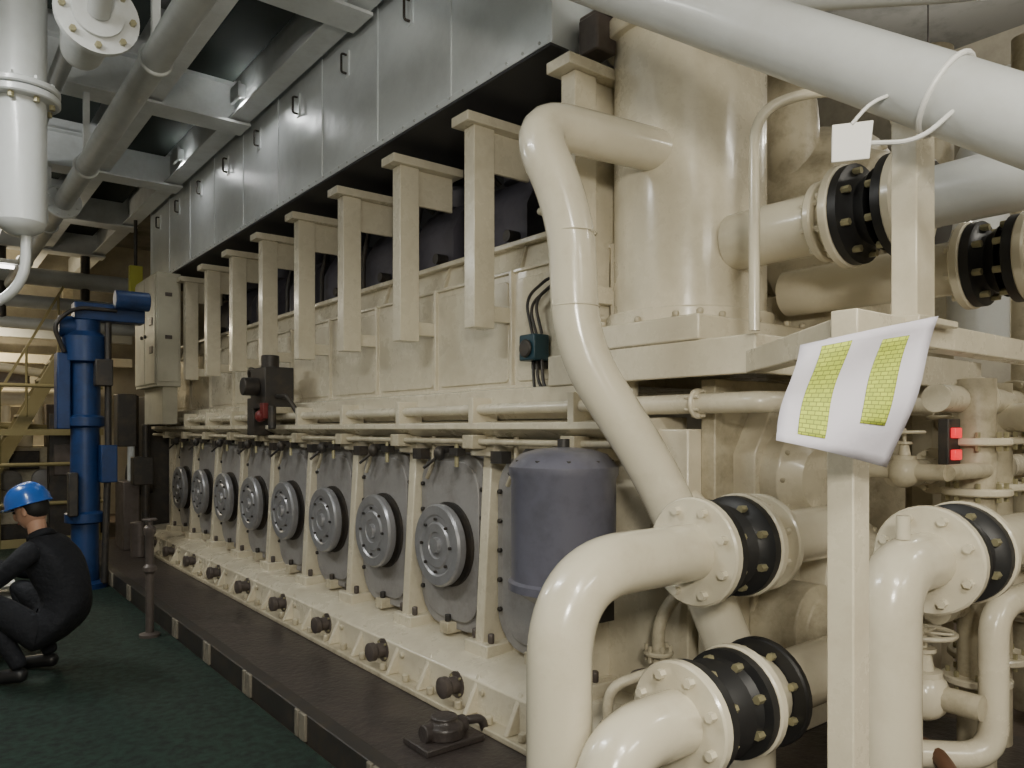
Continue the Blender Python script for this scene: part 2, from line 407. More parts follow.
p.tube([(2.30,2.0,.36),(2.30,2.0,.75),(2.42,1.95,.9),(2.60,1.9,.9)],.025,CREAM2,R=.08)
p.lathe((2.2,1.95,.12),(0,0,1),[(0,.1),(.03,.1),(.05,.07),(.25,.07),(.27,.09),(.30,.09),(.32,.05),(.38,.03),(.38,0)],PLUG,20)
p.ring((2.2,1.95,.56),(0,0,1),.07,.009,PLUG); p.cyl((2.2,1.95,.5),(2.2,1.95,.57),.01,PLUG)
p.ell((2.36,1.82,.55),(.07,.07,.08),CREAM2); p.cyl((2.36,1.82,.55),(2.25,1.72,.55),.03,PLUG)
p.flange((2.30,2.0,.62),(0,0,1),.06,.02,CREAM2,6,.008); p.box(2.32,2.42,1.92,2.06,.95,1.12,CREAM2); p.cyl((2.34,1.95,1.0),(2.22,1.93,1.0),.035,DARK)
p.cyl((2.0,1.98,.12),(2.0,1.98,.34),.05,CREAM2); p.lathe((2.0,1.98,.34),(0,0,1),[(0,.065),(.03,.065),(.04,.03),(.08,.03)],PLUG,16)
p.tube([(2.0,1.98,.40),(2.0,1.98,.55),(2.15,1.9,.6),(2.3,1.84,.6)],.02,CREAM2,R=.07,seg=10)
p.done()
# canister filter
p=Part('lube_oil_filter_canister')
cx,cy=2.06,2.29
p.lathe((cx,cy,.80),(0,0,1),[(0,.12),(.03,.17),(.05,.20),(.06,.225),(.09,.225),(.10,.212),(.50,.212),(.52,.222),(.55,.222),(.565,.210),(.60,.175),(.62,.11),(.63,0)],NAVYCAN,44)
p.cyl((cx,cy,1.42),(cx,cy,1.46),.025,DARK); p.cyl((cx,cy,.81),(cx,cy,.12),.07,DARK); p.box(cx,2.30,cy-.05,cy+.05,.70,.78,DARK)
p.bolts((cx,cy,1.36),(0,0,1),.195,10,.01,.018,DARK)
p.done()
# ------------------------------------------------------------------ foreground pipes
p=Part('vent_s_bend_pipe')
p.tube([(2.44,2.12,2.66),(1.80,2.20,2.66),(1.90,2.07,2.30),(1.915,2.06,1.80),(2.16,1.88,1.33),(2.30,1.76,.90),(2.42,1.66,.50),(2.42,1.66,.12)],.088,PIPE,R=.19,seg=28)
p.ring((1.913,2.06,1.95),(0,0,1),.088,.003,PIPE); p.ring((1.905,2.065,2.22),(0,0,1),.088,.003,PIPE)
p.done()
E=empty('cooling_water_pipe')
p=Part('elbow_pipe',E)
p.tube([(1.41,1.585,0.0),(1.41,1.585,1.10),(2.03,1.585,1.10)],.092,PIPE,R=.26,seg=32,steps=14)
p.tube([(2.26,1.585,1.10),(2.46,1.585,1.10),(2.9,1.585,1.10)],.10,PIPE)
p.done()
p=Part('rubber_expansion_joint',E)
p.joint((2.0,1.585,1.10),(1,0,0),.1,.178,.25); p.flange((2.36,1.585,1.10),(1,0,0),.17,.03,PIPE,8,.012,PIPE)
p.lathe((2.25,1.585,1.10),(1,0,0),[(0,.14),(.10,.125)],PIPE)
p.done()
E=empty('cooling_water_pipe')
p=Part('elbow_pipe',E)
p.tube([(1.40,1.395,0.0),(1.40,1.395,.677),(1.75,1.395,.677)],.090,PIPE,R=.22,seg=32,steps=14)
p.tube([(1.96,1.395,.677),(2.7,1.395,.677)],.10,PIPE)
p.done()
p=Part('rubber_expansion_joint',E)
p.joint((1.70,1.395,.677),(1,0,0),.1,.168,.26); p.flange((2.09,1.395,.677),(1,0,0),.168,.03,BLACK,8,.012,BOLT)
p.lathe((1.97,1.395,.677),(1,0,0),[(0,.15),(.10,.12)],PIPE)
p.done()
E=empty('cooling_water_pipe')
p=Part('elbow_pipe',E)
p.tube([(2.24,1.07,0.0),(2.24,1.07,1.09),(2.56,1.07,1.09)],.088,PIPE,R=.22,seg=32,steps=14)
p.tube([(2.8,1.07,1.09),(3.9,1.07,1.09)],.095,PIPE); p.cyl((2.33,1.07,1.17),(2.33,1.07,1.24),.02,PIPE)
p.done()
p=Part('rubber_expansion_joint',E)
p.joint((2.50,1.07,1.09),(1,0,0),.095,.17,.25)
p.done()
# upper longitudinal pipes with joints
E=empty('charge_air_water_pipe')
p=Part('pipe_run',E); p.cyl((2.66,1.90,2.27),(2.66,1.44,2.27),.115,PIPE); p.tube([(2.66,1.2,2.27),(2.66,.8,2.27),(2.66,.0,2.27)],.10,WPIPE); p.done()
p=Part('expansion_joint',E); p.flange((2.66,1.50,2.27),(0,-1,0),.15,.03,PIPE,8); p.joint((2.66,1.42,2.27),(0,-1,0),.1,.185,.22); p.done()
E=empty('charge_air_water_pipe')
p=Part('pipe_run',E); p.cyl((3.05,1.90,2.1),(3.05,1.1,2.1),.10,PIPE); p.cyl((3.05,.9,2.1),(3.05,-.5,2.1),.09,PIPE); p.done()
p=Part('expansion_joint',E); p.joint((3.05,1.16,2.1),(0,-1,0),.09,.16,.2); p.done()
p=Part('vent_pipe_thin')
p.tube([(2.28,1.55,1.84),(2.28,1.55,2.60),(2.46,1.42,2.68),(2.75,1.30,2.68),(2.75,1.25,2.40)],.019,PIPE,R=.12,seg=12); p.done()
# large overhead pipe (diagonal)
a=V((1.824,1.62,2.87)); b=V((1.996,.595,2.168)); d=(b-a)
E=empty('overhead_white_pipe')
p=Part('pipe',E); p.cyl(a-d*1.4,b+d*.9,.092,WPIPE,seg=32)
p.done()
p=Part('cable_tie_loop',E)
q=a+d*.80; p.ring(q,d,.098,.007,PLW)
p.tube([q+V((-.06,-.07,-.05)),q+V((-.10,.02,-.13)),q+V((-.13,.16,-.10))],.006,PLW,R=.05,seg=8)
p.done()
p=Part('plastic_tag',E); c=V((1.80,.95,2.205)); p.hexa([c+V(v) for v in((-.03,.035,-.05),(.03,-.03,-.045),(.034,-.026,-.045),(-.026,.039,-.05),(-.035,.03,.04),(.04,-.035,.05),(.044,-.031,.05),(-.031,.034,.04))],PLW); p.tube([c+V((0,0,.04)),c+V((.03,-.03,.09)),c+V((.09,-.06,.12))],.005,PLW,R=.04,seg=8)
p.done(.003)
p=Part('overhead_grey_pipe')
p.cyl((2.9,1.8,3.5),(3.0,-.6,2.55),.14,GPIPE,seg=28); p.done()
p=Part('overhead_white_pipe_small'); p.tube([(2.38,1.75,3.1),(2.6,.9,2.86),(2.9,-.2,2.7)],.05,WPIPE,R=.2); p.done()
# paper
E=empty('inspection_sheet_paper')
Rv=V((.787,-.617,0)); N=V((-.617,-.787,0))
c0=V((1.677,.870,1.588))
cor=[(-.131,.102),(.190,.170),(.084,-.177),(-.199,-.113)]  # TL TR BR BL
def pp(s,t,off=0):
    x=(1-t)*((1-s)*cor[0][0]+s*cor[1][0])+t*((1-s)*cor[3][0]+s*cor[2][0])
    z=(1-t)*((1-s)*cor[0][1]+s*cor[1][1])+t*((1-s)*cor[3][1]+s*cor[2][1])
    dep=.02*math.sin(s*3.4)+.03*t*t*math.cos(s*2.4)+.012*math.sin(t*7+s*4)
    return c0+Rv*x+V((0,0,z))+N*(dep+off)
def sheet(name,s0,s1,t0,t1,m,off,n=14,sh=0):
    bm=bmesh.new(); uvl=bm.loops.layers.uv.new('UVMap'); g=[[bm.verts.new(pp(s0+(s1-s0)*i/n,t0+(t1-t0)*j/n,off)) for j in range(n+1)] for i in range(n+1)]
    for i in range(n):
        for j in range(n):
            f=bm.faces.new([g[i][j],g[i][j+1],g[i+1][j+1],g[i+1][j]]); f.smooth=True
            for l,(a_,b_) in zip(f.loops,((i,j),(i,j+1),(i+1,j+1),(i+1,j))): l[uvl].uv=(a_/n*.35,b_/n)
    me=bpy.data.meshes.new(name); bm.to_mesh(me); bm.free(); me.materials.append(m)
    o=bpy.data.objects.new(name,me); bpy.context.scene.collection.objects.link(o); o.parent=E
    md=o.modifiers.new('t','SOLIDIFY'); md.thickness=.0008; md.offset=0
sheet('sheet',0,1,0,1,PAPER,0)
sheet('highlighted_column_a',.14,.34,.06,.90,STRIP,.002); sheet('highlighted_column_b',.58,.80,.10,.74,STRIP,.002)
# ------------------------------------------------------------------ right-side auxiliary machinery
A=empty('auxiliary_valve_manifold')
p=Part('manifold_pipes',A)
p.cyl((3.2,.45,1.55),(4.6,2.6,1.55),.06,CREAM)
for (x,y,r,h) in((3.35,1.25,.07,1.7),(3.75,1.35,.09,1.7),(4.45,1.2,.06,3.2),(3.6,.75,.08,1.5),(4.45,1.9,.12,3.6),(4.7,1.5,.08,3.6)):
    p.cyl((x,y,0),(x,y,h),r,CREAM2); 
    for z in(.5,1.25,1.45): 
        if z<h: p.flange((x,y,z),(0,0,1),r*1.8,.03,CREAM,8,.01,BOLT)
for z,y in((.55,.85),(.8,1.3),(1.32,1.45),(1.62,1.3)):
    p.cyl((3.1,y,z),(5.5,y,z),.055,CREAM); p.flange((3.45,y,z),(1,0,0),.10,.03,CREAM); p.flange((3.9,y,z),(1,0,0),.10,.03,CREAM2)
p.tube([(2.9,1.3,.3),(3.1,1.1,.3),(3.1,1.1,.85),(3.6,1.0,.9)],.05,CREAM,R=.12)
p.done()
def valve(p,c,ax,r,m=CREAM):
    c=V(c); ax=V(ax).normalized()
    p.ell(c,(r*1.3,r*1.3,r*1.4),m); 
    up=V((0,0,1))
    p.lathe(c+up*r,up,[(0,r*.9),(r*.3,r*.9),(r*.35,r*.5),(r*1.2,r*.35),(r*1.3,r*.6),(r*1.5,r*.6),(r*1.5,r*.15),(r*2.6,r*.15)],m,18)
    w=c+up*r*3.3; p.ring(w,up,r*1.5,r*.14,m,24,8)
    for i in range(3):
        t=i*math.pi/3; v=V((math.cos(t),math.sin(t),0))*r*1.5; p.cyl(w-v,w+v,r*.08,m,seg=6)
p=Part('valves',A)
valve(p,(3.65,1.45,1.32),(1,0,0),.07); valve(p,(3.3,.85,.55),(1,0,0),.07,DARK); valve(p,(4.1,1.45,1.32),(1,0,0),.07); valve(p,(3.75,1.3,.8),(1,0,0),.08); valve(p,(4.0,.85,.55),(1,0,0),.08)
valve(p,(3.0,1.3,.5),(1,0,0),.07); p.tube([(3.0,1.55,.5),(3.0,1.1,.5)],.045,CREAM2)
valve(p,(2.95,1.35,1.34),(1,0,0),.045,CREAM2); p.cyl((2.95,1.7,1.34),(2.95,1.2,1.34),.03,CREAM2); p.cyl((2.95,1.2,1.34),(3.3,1.2,1.34),.03,CREAM2)
p.done()
p=Part('alarm_indicator_box',A)
p.box(3.14,3.25,1.27,1.31,1.30,1.54,DARK)
for z in(1.485,1.40): p.box(3.155,3.215,1.25,1.27,z-.02,z+.02,REDL)
p.box(3.15,3.23,1.24,1.27,1.31,1.35,PLW)
p.done(.004)
T=empty('hydrophore_tank'); p=Part('tank_shell',T)
p.lathe((5.4,2.9,0),(0,0,1),[(0,.3),(.2,.3),(.2,.5),(.4,.55),(2.2,.55),(2.4,.5),(2.5,.3),(2.52,0)],CREAM2,40); p.ring((5.4,2.9,1.2),(0,0,1),.55,.015,CREAM2); p.done()
P=empty('bilge_pump_unit'); p=Part('pump_motor',P)
p.box(2.75,3.35,.62,.90,.0,.06,CREAM2)
p.cyl((2.8,.76,.2),(3.1,.76,.2),.11,GPIPE)
for i in range(10): p.ring((2.83+i*.027,.76,.2),(1,0,0),.112,.006,GPIPE,24,5)
p.lathe((3.1,.76,.2),(1,0,0),[(0,.06),(.05,.06),(.05,.13),(.16,.13),(.18,.08),(.24,.08)],CREAM,26)
p.cyl((3.2,.76,.2),(3.2,.76,.5),.04,CREAM); p.flange((3.2,.76,.42),(0,0,1),.07,.02,CREAM)
p.done()
p=Part('brown_pipe_hose'); p.tube([(2.62,.80,.03),(2.75,1.0,.2),(3.0,1.3,.35),(3.0,1.6,.12)],.03,mat('brown_hose',(.12,.06,.035),.5),R=.15,seg=12); p.done()
p=Part('white_rag')
def rag(v):
    return V((v.x*(1+.3*math.sin(v.y*60)),v.y*(1+.3*math.cos(v.x*50)),max(v.z,-.02)+.01*math.sin(v.x*70+v.y*50)))
p.ell((2.50,.93,.145),(.08,.06,.045),PLW,24,14,f=rag); p.done(ang=80)
p=Part('drain_strainer')
p.box(1.68,1.98,2.72,2.92,.12,.15,BROWN); p.lathe((1.83,2.82,.15),(0,0,1),[(0,.09),(.05,.09),(.07,.06),(.09,.06),(.09,0)],BROWN,20); p.cyl((1.72,2.82,.18),(1.94,2.82,.18),.04,BROWN); p.tube([(1.95,2.82,.19),(2.02,2.80,.19),(2.04,2.80,.13)],.02,BROWN,R=.04)
p.done(.006)
# ------------------------------------------------------------------ engine mounted small things
E=empty('fuel_actuator_unit')
p=Part('actuator_body',E)
p.box(2.10,2.33,5.74,6.06,1.66,1.98,DARK); p.cyl((2.2,5.9,1.98),(2.2,5.9,2.08),.07,DARK); p.cyl((2.10,5.9,1.83),(1.98,5.9,1.83),.07,DARK)
p.box(2.16,2.34,5.7,6.1,1.62,1.67,CREAM2); p.tube([(2.2,5.78,1.75),(2.2,5.55,1.75),(2.25,5.45,1.6)],.02,DARK,R=.05,seg=8); p.tube([(2.15,6.0,1.95),(2.15,6.25,2.0),(2.25,6.4,1.7)],.02,DARK,R=.08,seg=8)
p.box(2.12,2.30,6.06,6.2,1.45,1.75,DARK); p.cyl((2.14,5.7,1.5),(2.14,5.7,1.68),.03,DARK)
p.done(.01)
p=Part('red_lever',E); p.lathe((2.12,5.80,1.60),(-1,0,0),[(0,.035),(.03,.045),(.05,.045),(.07,.025)],RED,16); p.cyl((2.12,5.8,1.6),(2.2,5.85,1.68),.02,RED); p.box(2.08,2.12,5.72,5.80,1.58,1.70,RED); p.done(.004)
E=empty('junction_box_gauge')
p=Part('box',E); p.box(2.38,2.48,2.86,2.98,1.84,1.97,TEAL); p.cyl((2.38,2.92,1.90),(2.365,2.92,1.90),.045,DARK); p.box(2.44,2.52,2.88,2.96,1.8,1.84,DARK); p.done(.008)
p=Part('cables',E)
for dy,dz in((.0,0),(.03,.04),(-.04,.02)):
    p.tube([(2.43,2.90+dy,1.97),(2.42,2.95+dy,2.12+dz),(2.44,2.75+dy,2.22+dz),(2.46,2.6+dy,2.1)],.008,DARK,R=.08,seg=8)
    p.tube([(2.43,2.90+dy,1.84),(2.40,2.85+dy,1.70-dz),(2.40,2.62+dy,1.64-dz),(2.46,2.5,1.75)],.008,DARK,R=.08,seg=8)
p.done()
E=empty('control_cabinet')
p=Part('cabinet_body',E); p.box(1.98,2.22,8.55,9.5,1.95,3.15,CAB); p.box(1.965,1.98,8.58,9.01,1.98,3.12,CAB); p.box(1.965,1.98,9.04,9.47,1.98,3.12,CAB)
p.box(1.99,2.2,8.54,8.55,2.0,3.1,CAB)
for y in(8.95,9.1): p.cyl((1.965,y,2.5),(1.94,y,2.5),.02,DARK)
for z in(2.3,2.6): p.box(1.955,1.965,8.65,8.78,z,z+.08,PLUG)
for z in(2.45,2.9): p.box(2.06,2.13,8.53,8.54,z,z+.04,PLUG)
p.box(2.05,2.2,8.6,9.4,1.55,1.95,CAB); p.done(.01)
E=empty('engine_far_end_gearing')
p=Part('flywheel_housing',E); p.box(2.2,3.7,9.9,10.5,.12,1.9,DARK); p.cyl((2.0,10.0,.9),(2.25,10.0,.9),.2,DARK); p.box(1.85,2.02,9.5,9.95,.12,.9,PLUG)
p.cyl((2.05,9.93,.12),(2.05,9.93,1.9),.05,DARK); p.cyl((1.95,9.6,.9),(1.95,9.6,1.5),.04,GPIPE); p.box(1.8,2.0,9.55,9.75,1.3,1.9,DARK)
p.cyl((1.95,8.9,.12),(1.95,8.9,1.55),.04,DARK); p.box(1.82,2.02,8.85,9.0,.9,1.2,DARK); p.cyl((1.90,8.95,.12),(1.90,8.95,.5),.09,PLUG)
p.done(.01)
# stanchion
p=Part('deck_valve_stanchion')
x,y=1.32,5.9
p.lathe((x,y,0.012),(0,0,1),[(0,.07),(.02,.07),(.03,.028),(.45,.028),(.47,.045),(.50,.045),(.52,.028),(.72,.028),(.74,.04),(.78,.04),(.80,.02),(.84,.02)],PLUG,18)
p.ring((x,y,.85),(0,0,1),.045,.007,PLUG); p.cyl((x-.045,y,.85),(x+.045,y,.85),.006,PLUG); p.done()
# blue machine
E=empty('blue_jib_hoist')
p=Part('column',E)
x,y=1.25,8.1
p.lathe((x,y,.012),(0,0,1),[(0,.19),(.05,.19),(.07,.12),(.6,.115),(.62,.17),(.7,.17),(.72,.125),(1.5,.12),(1.52,.17),(1.60,.17),(1.62,.13),(2.1,.13),(2.12,.19),(2.35,.19),(2.4,.13),(2.5,.13),(2.52,.07),(2.62,.07)],BLUE,26)
p.done()
p=Part('jib_head',E)
p.box(x-.10,x+.50,y-.10,y+.10,2.52,2.68,BLUE); p.cyl((x+.22,y-.17,2.72),(x+.52,y-.17,2.72),.09,BLUE); p.cyl((x-.22,y,2.45),(x-.05,y,2.45),.10,BLUE)
p.box(x-.24,x-.13,y-.1,y+.1,1.5,2.2,BLUE); p.tube([(x-.18,y-.1,2.2),(x-.28,y-.13,2.45),(x-.1,y-.13,2.62),(x+.25,y-.13,2.62)],.02,DARK,R=.1,seg=10)
p.tube([(x+.14,y-.12,.05),(x+.17,y-.14,1.2),(x+.17,y-.14,2.5)],.03,DARK,R=.1,seg=10)
p.box(x+.10,x+.24,y-.2,y-.04,1.0,1.35,BLUE); p.box(x+.05,x+.2,y-.22,y-.1,1.9,2.15,DARK)
p.box(x-.16,x-.08,y-.18,y-.08,.7,1.1,DARK)
p.done(.01)
p=Part('lifting_hook_block'); p.box(2.0,2.14,9.90,10.0,3.0,3.45,YEL); p.cyl((2.07,9.95,3.45),(2.07,9.95,4.01),.02,DARK); p.ring((2.07,9.95,2.95),(0,1,0),.06,.018,DARK); p.done(.01)
# far left background machinery with rails
E=empty('distant_generator_set')
p=Part('generator_body',E)
p.box(-.9,2.1,12.4,13.6,.2,1.25,CREAM2); p.box(-.8,1.3,12.6,13.4,1.25,1.6,CREAM)
for i in range(6): p.lathe((-.6+i*.4,12.4,.8),(0,-1,0),[(0,.15),(.05,.15),(.06,.1),(.06,0)],DOOR,20)
p.cyl((-.9,13,1.95),(2.2,13,1.95),.13,CREAM); 
for i in range(6): p.tube([(-.6+i*.4,13,1.5),(-.6+i*.4,13,1.95)],.07,CREAM)
for x0,z0,w_,h_ in((.5,1.6,.3,.5),(1.45,1.25,.4,.6),(.9,2.1,.35,.25)): p.box(x0,x0+w_,12.5,12.8,z0,z0+h_,PLUG)
p.tube([(1.9,12.3,.2),(1.9,12.3,2.2),(.8,12.3,2.35),(-.8,12.3,2.35)],.06,CREAM,R=.25)
p.tube([(1.6,12.2,.2),(1.6,12.2,1.5),(.2,12.2,1.6)],.045,OCH,R=.2)
p.box(-1,2.2,12.3,13.7,0,.2,DARK)
for i in range(5): p.box(-.8+i*.6,-.45+i*.6,12.35,12.4,.95,1.2,DARK)
p.done(.01)
E=empty('walkway_guard_rail')
p=Part('rails',E)
for z in(.55,1.05,2.05): p.cyl((-1.5,11.3,z),(1.95,11.3,z),.026,OCH,seg=10)
p.box(-1.5,1.95,11.25,11.35,1.42,1.50,OCH); p.box(-1.5,1.95,11.29,11.31,.012,.12,OCH)
for i in range(4): p.cyl((-1.4+i*1.1,11.3,.012),(-1.4+i*1.1,11.3,2.05),.026,OCH,seg=10)
p.done()
E=empty('distant_stairway')
p=Part('stair_flight',E)
p.beam((.35,11.7,.1),(1.55,11.7,2.5),.04,.16,OCH); p.beam((.35,12.15,.1),(1.55,12.15,2.5),.04,.16,OCH)
for i in range(10): 
    t=(i+.5)/10; p.box(.35+1.2*t-.1,.35+1.2*t+.1,11.7,12.15,.1+2.4*t,.13+2.4*t,CREAM2)
p.beam((.35,11.68,1.0),(1.55,11.68,3.4),.03,.03,OCH)
for t in(.05,.35,.65,.95): p.cyl((.35+1.2*t,11.68,.1+2.4*t),(.35+1.2*t,11.68,1.0+2.4*t),.015,OCH,seg=8)
p.done()
E=empty('distant_electrical_box'); p=Part('box_body',E)
p.box(1.35,1.7,11.4,11.6,.012,1.7,DARK); p.box(1.4,1.65,11.38,11.4,.9,1.3,PLUG); p.done(.01)
E=empty('distant_beam_rack')
p=Part('rack_members',E)
for z,m_ in((2.55,CREAM),(2.95,GPIPE)): p.box(-3.4,2.9,14.2,14.35,z,z+.14,m_)
for i in range(4): p.box(-2.6+i*1.5,-2.46+i*1.5,14.36,14.5,0,3.9,CREAM2)
p.done()
p=Part('distant_pipe_bundle')
for z,r in((2.95,.08),(3.25,.09),(3.6,.12)): p.cyl((-3.4,12.3,z),(2.6,12.3,z),r,GPIPE)
for x in(.2,.9,1.9): p.cyl((x,12.3,2.9),(x,12.3,3.96),.06,DARK)
p.done()
# ------------------------------------------------------------------ left ceiling pipes
E=empty('ceiling_service_pipe')
px=.98
p=Part('pipe',E); p.cyl((px,1.2,3.42),(px,12,3.42),.072,GPIPE,seg=26)
for y in(2.2,4.25,6.3,8.3,10.3):
    p.ring((px,y,3.42),(0,1,0),.076,.011,WHITE); p.box(px-.02,px+.02,y-.02,y+.02,3.50,3.97,WHITE)
p.flange((px,7.4,3.42),(0,1,0),.14,.04,WHITE)
p.done()
E=empty('ceiling_service_pipe')
p=Part('pipe',E); p.cyl((.70,4.15,3.72),(.70,12,3.72),.05,GPIPE,seg=20); p.cyl((.45,4.6,3.75),(.45,12,3.75),.09,GPIPE,seg=20)
for y in(6.3,8.3): p.box(.3,.8,y-.02,y+.02,3.80,3.97,WHITE)
p.done()
E=empty('vertical_drop_pipe')
p=Part('pipe',E); p.cyl((.38,4.15,2.45),(.38,4.15,3.97),.105,WPIPE,seg=28); p.lathe((.38,4.15,2.45),(0,0,-1),[(0,.105),(.03,.09),(.06,.04)],WPIPE)
p.flange((.38,4.15,3.02),(0,0,1),.16,.035,WPIPE,8,.013,BOLT); p.flange((.38,4.15,3.06),(0,0,1),.16,.03,WPIPE)
p.tube([(.40,4.15,2.45),(.40,4.15,2.16),(.2,4.3,2.02),(-.3,4.5,2.02)],.022,WPIPE,R=.15,seg=12)
p.done()
E=empty('blind_flange_valve')
p=Part('valve_body',E); 
p.lathe((.61,3.62,3.27),(0,1,0),[(0,.10),(.02,.10),(.02,.165),(.05,.165),(.05,.09),(.4,.09)],WHITE,32); p.bolts((.61,3.64,3.27),(0,-1,0),.135,8,.014,.02,BOLT)
p.tube([(.61,4.0,3.27),(.61,4.04,3.27),(.61,4.04,3.97)],.09,WHITE,R=.1); p.cyl((.61,3.62,3.27),(.60,3.40,3.36),.045,WPIPE); p.tube([(.60,3.40,3.36),(.62,3.3,3.5),(.66,3.25,3.95)],.045,WPIPE,R=.1)
p.done()
# ------------------------------------------------------------------ worker
W=empty('crouching_worker',(0.57,5.36,.012))
W.rotation_euler=(0,0,math.atan2(.617,-.787))   # local +X = facing direction (image left), local +Y toward camera
def skin(name,verts,edges,m,parent,sub=2,root=0):
    me=bpy.data.meshes.new(name); me.from_pydata([v[:3] for v in verts],edges,[]); me.materials.append(m)
    o=bpy.data.objects.new(name,me); bpy.context.scene.collection.objects.link(o); o.parent=parent
    sk=o.modifiers.new('skin','SKIN'); sk.use_smooth_shade=True
    d=me.skin_vertices[0].data
    for i,v in enumerate(verts):
        r=v[3]; d[i].radius=(r,r) if not isinstance(r,tuple) else r; d[i].use_root=(i==root)
    s=o.modifiers.new('sub','SUBSURF'); s.levels=sub; s.render_levels=sub
    return o
vs=[(-.15,0,.27,.15),(-.20,0,.42,.145),(-.17,0,.58,.15),(-.10,0,.72,.145),(-.03,0,.82,.10),(.00,0,.895,.06),
 (-.07,.14,.79,.075),(-.05,.20,.75,.066),(.10,.24,.60,.052),(.19,.22,.58,.047),(.36,.12,.66,.036),
 (-.07,-.14,.79,.075),(-.05,-.20,.75,.066),(.10,-.24,.60,.052),(.19,-.22,.58,.047),(.36,-.12,.66,.036),
 (-.08,.11,.28,.11),(.08,.16,.42,.088),(.24,.18,.52,.07),(.14,.17,.34,.062),(.02,.15,.14,.048),(.00,.15,.09,.05),
 (-.08,-.11,.28,.11),(.08,-.16,.42,.088),(.24,-.18,.52,.07),(.14,-.17,.34,.062),(.02,-.15,.14,.048),(.00,-.15,.09,.05)]
ed=[(0,1),(1,2),(2,3),(3,4),(4,5),(3,6),(6,7),(7,8),(8,9),(9,10),(3,11),(11,12),(12,13),(13,14),(14,15),(0,16),(16,17),(17,18),(18,19),(19,20),(20,21),(0,22),(22,23),(23,24),(24,25),(25,26),(26,27)]
skin('coverall_body',vs,ed,CLOTH,W)
for sgn,nm in((1,'near'),(-1,'far')):
    skin('boot_'+nm,[(-.04,sgn*.15,.05,.045),(.02,sgn*.15,.06,.046),(.10,sgn*.155,.045,.044),(.20,sgn*.16,.035,.036)],[(0,1),(1,2),(2,3)],BLACK,W)
    y=sgn*.12
    hv=[(.355,y,.66,.030),(.40,y*.9,.668,.034),(.435,y*.8,.67,.036)]; he=[(0,1),(1,2)]
    L=[.075,.085,.08,.065]
    for i in range(4):
        b0=len(hv); zz=.70-.021*i; l=L[i]
        hv+= [(.455,y*.82,zz,.0105),(.455+l*.45,y*.72,zz,.0095),(.455+l*.8,y*.45,zz-.003,.009),(.455+l*.85,y*.2,zz-.006,.0075)]
        he+= [(2,b0),(b0,b0+1),(b0+1,b0+2),(b0+2,b0+3)]
    b0=len(hv); hv+=[(.405,y*.6,.70,.012),(.43,y*.35,.725,.0105),(.455,y*.2,.73,.009)]; he+=[(1,b0),(b0,b0+1),(b0+1,b0+2)]
    skin('hand_'+nm,hv,he,SKIN,W)
p=Part('head',W)
hr=Matrix.Rotation(math.radians(18),3,'Y')   # look down
hc=V((.035,0,1.0))
def hf(v):
    z=v.z/.118; x=v.x; y=v.y
    if z<-.2: k=1-.35*(-z-.2); y*=k; x=x*(1-.12*(-z-.2))+.018*(-z-.2)
    if x>0.05 and z>.0: x-=.008
    return V((x,y,z*.118))
p.ell(hc,(.092,.076,.118),SKIN,28,20,rot=hr,f=hf)
def hp(v): return hc+hr@V(v)
p.ell(hp((.095,0,-.015)),(.018,.014,.026),SKIN,12,8,rot=hr)
for s in(1,-1):
    p.ell(hp((.080,s*.030,.012)),(.010,.014,.007),EYE,10,6,rot=hr); p.ell(hp((.083,s*.03,.030)),(.008,.02,.005),HAIR,10,6,rot=hr)
    p.ell(hp((-.005,s*.077,-.005)),(.018,.009,.030),SKIN,10,8,rot=hr)
p.ell(hp((.083,0,-.058)),(.012,.024,.008),LIP,10,6,rot=hr)
p.ell(hp((-.025,0,.02)),(.083,.081,.095),HAIR,20,14,rot=hr)
p.cyl(hp((-.01,0,-.05)),(-.01,0,.86),.052,SKIN)
p.done(ang=70)
p=Part('helmet',W)
up=hr@V((0,0,1)); hb=hp((0,0,.045))
k=[(-.015,.128),(0,.125),(.03,.122),(.07,.108),(.10,.082),(.118,.045),(.123,0)]
p.lathe(hb,up,k,HELM,32)
p.ell(hp((.05,0,.040)),(.125,.10,.009),HELM,24,6,rot=hr)
p.ring(hb-up*.012,up,.126,.006,HELM,32,6)
p.ell(hp((0,0,.115)),(.105,.014,.058),HELM,16,8,rot=hr)
p.done(ang=60)
p=Part('held_filter_element',W); p.lathe((.50,0,.56),(0,0,1),[(0,.05),(.015,.055),(.02,.046),(.18,.046),(.185,.055),(.20,.05)],PLW,24); p.done()
p=Part('parts_tray'); 
for z in(.12,.40,.47): p.box(-.35,.52,5.85,6.2,z,z+.02,PLW if z>.3 else DARK)
for x in(-.34,.49):
    for y in(5.86,6.17): p.box(x,x+.02,y,y+.02,0.012,.49,DARK)
p.box(-.1,.4,5.9,6.1,.49,.55,GPIPE); p.box(.1,.45,5.88,6.0,.55,.60,PLW); p.done(.004)
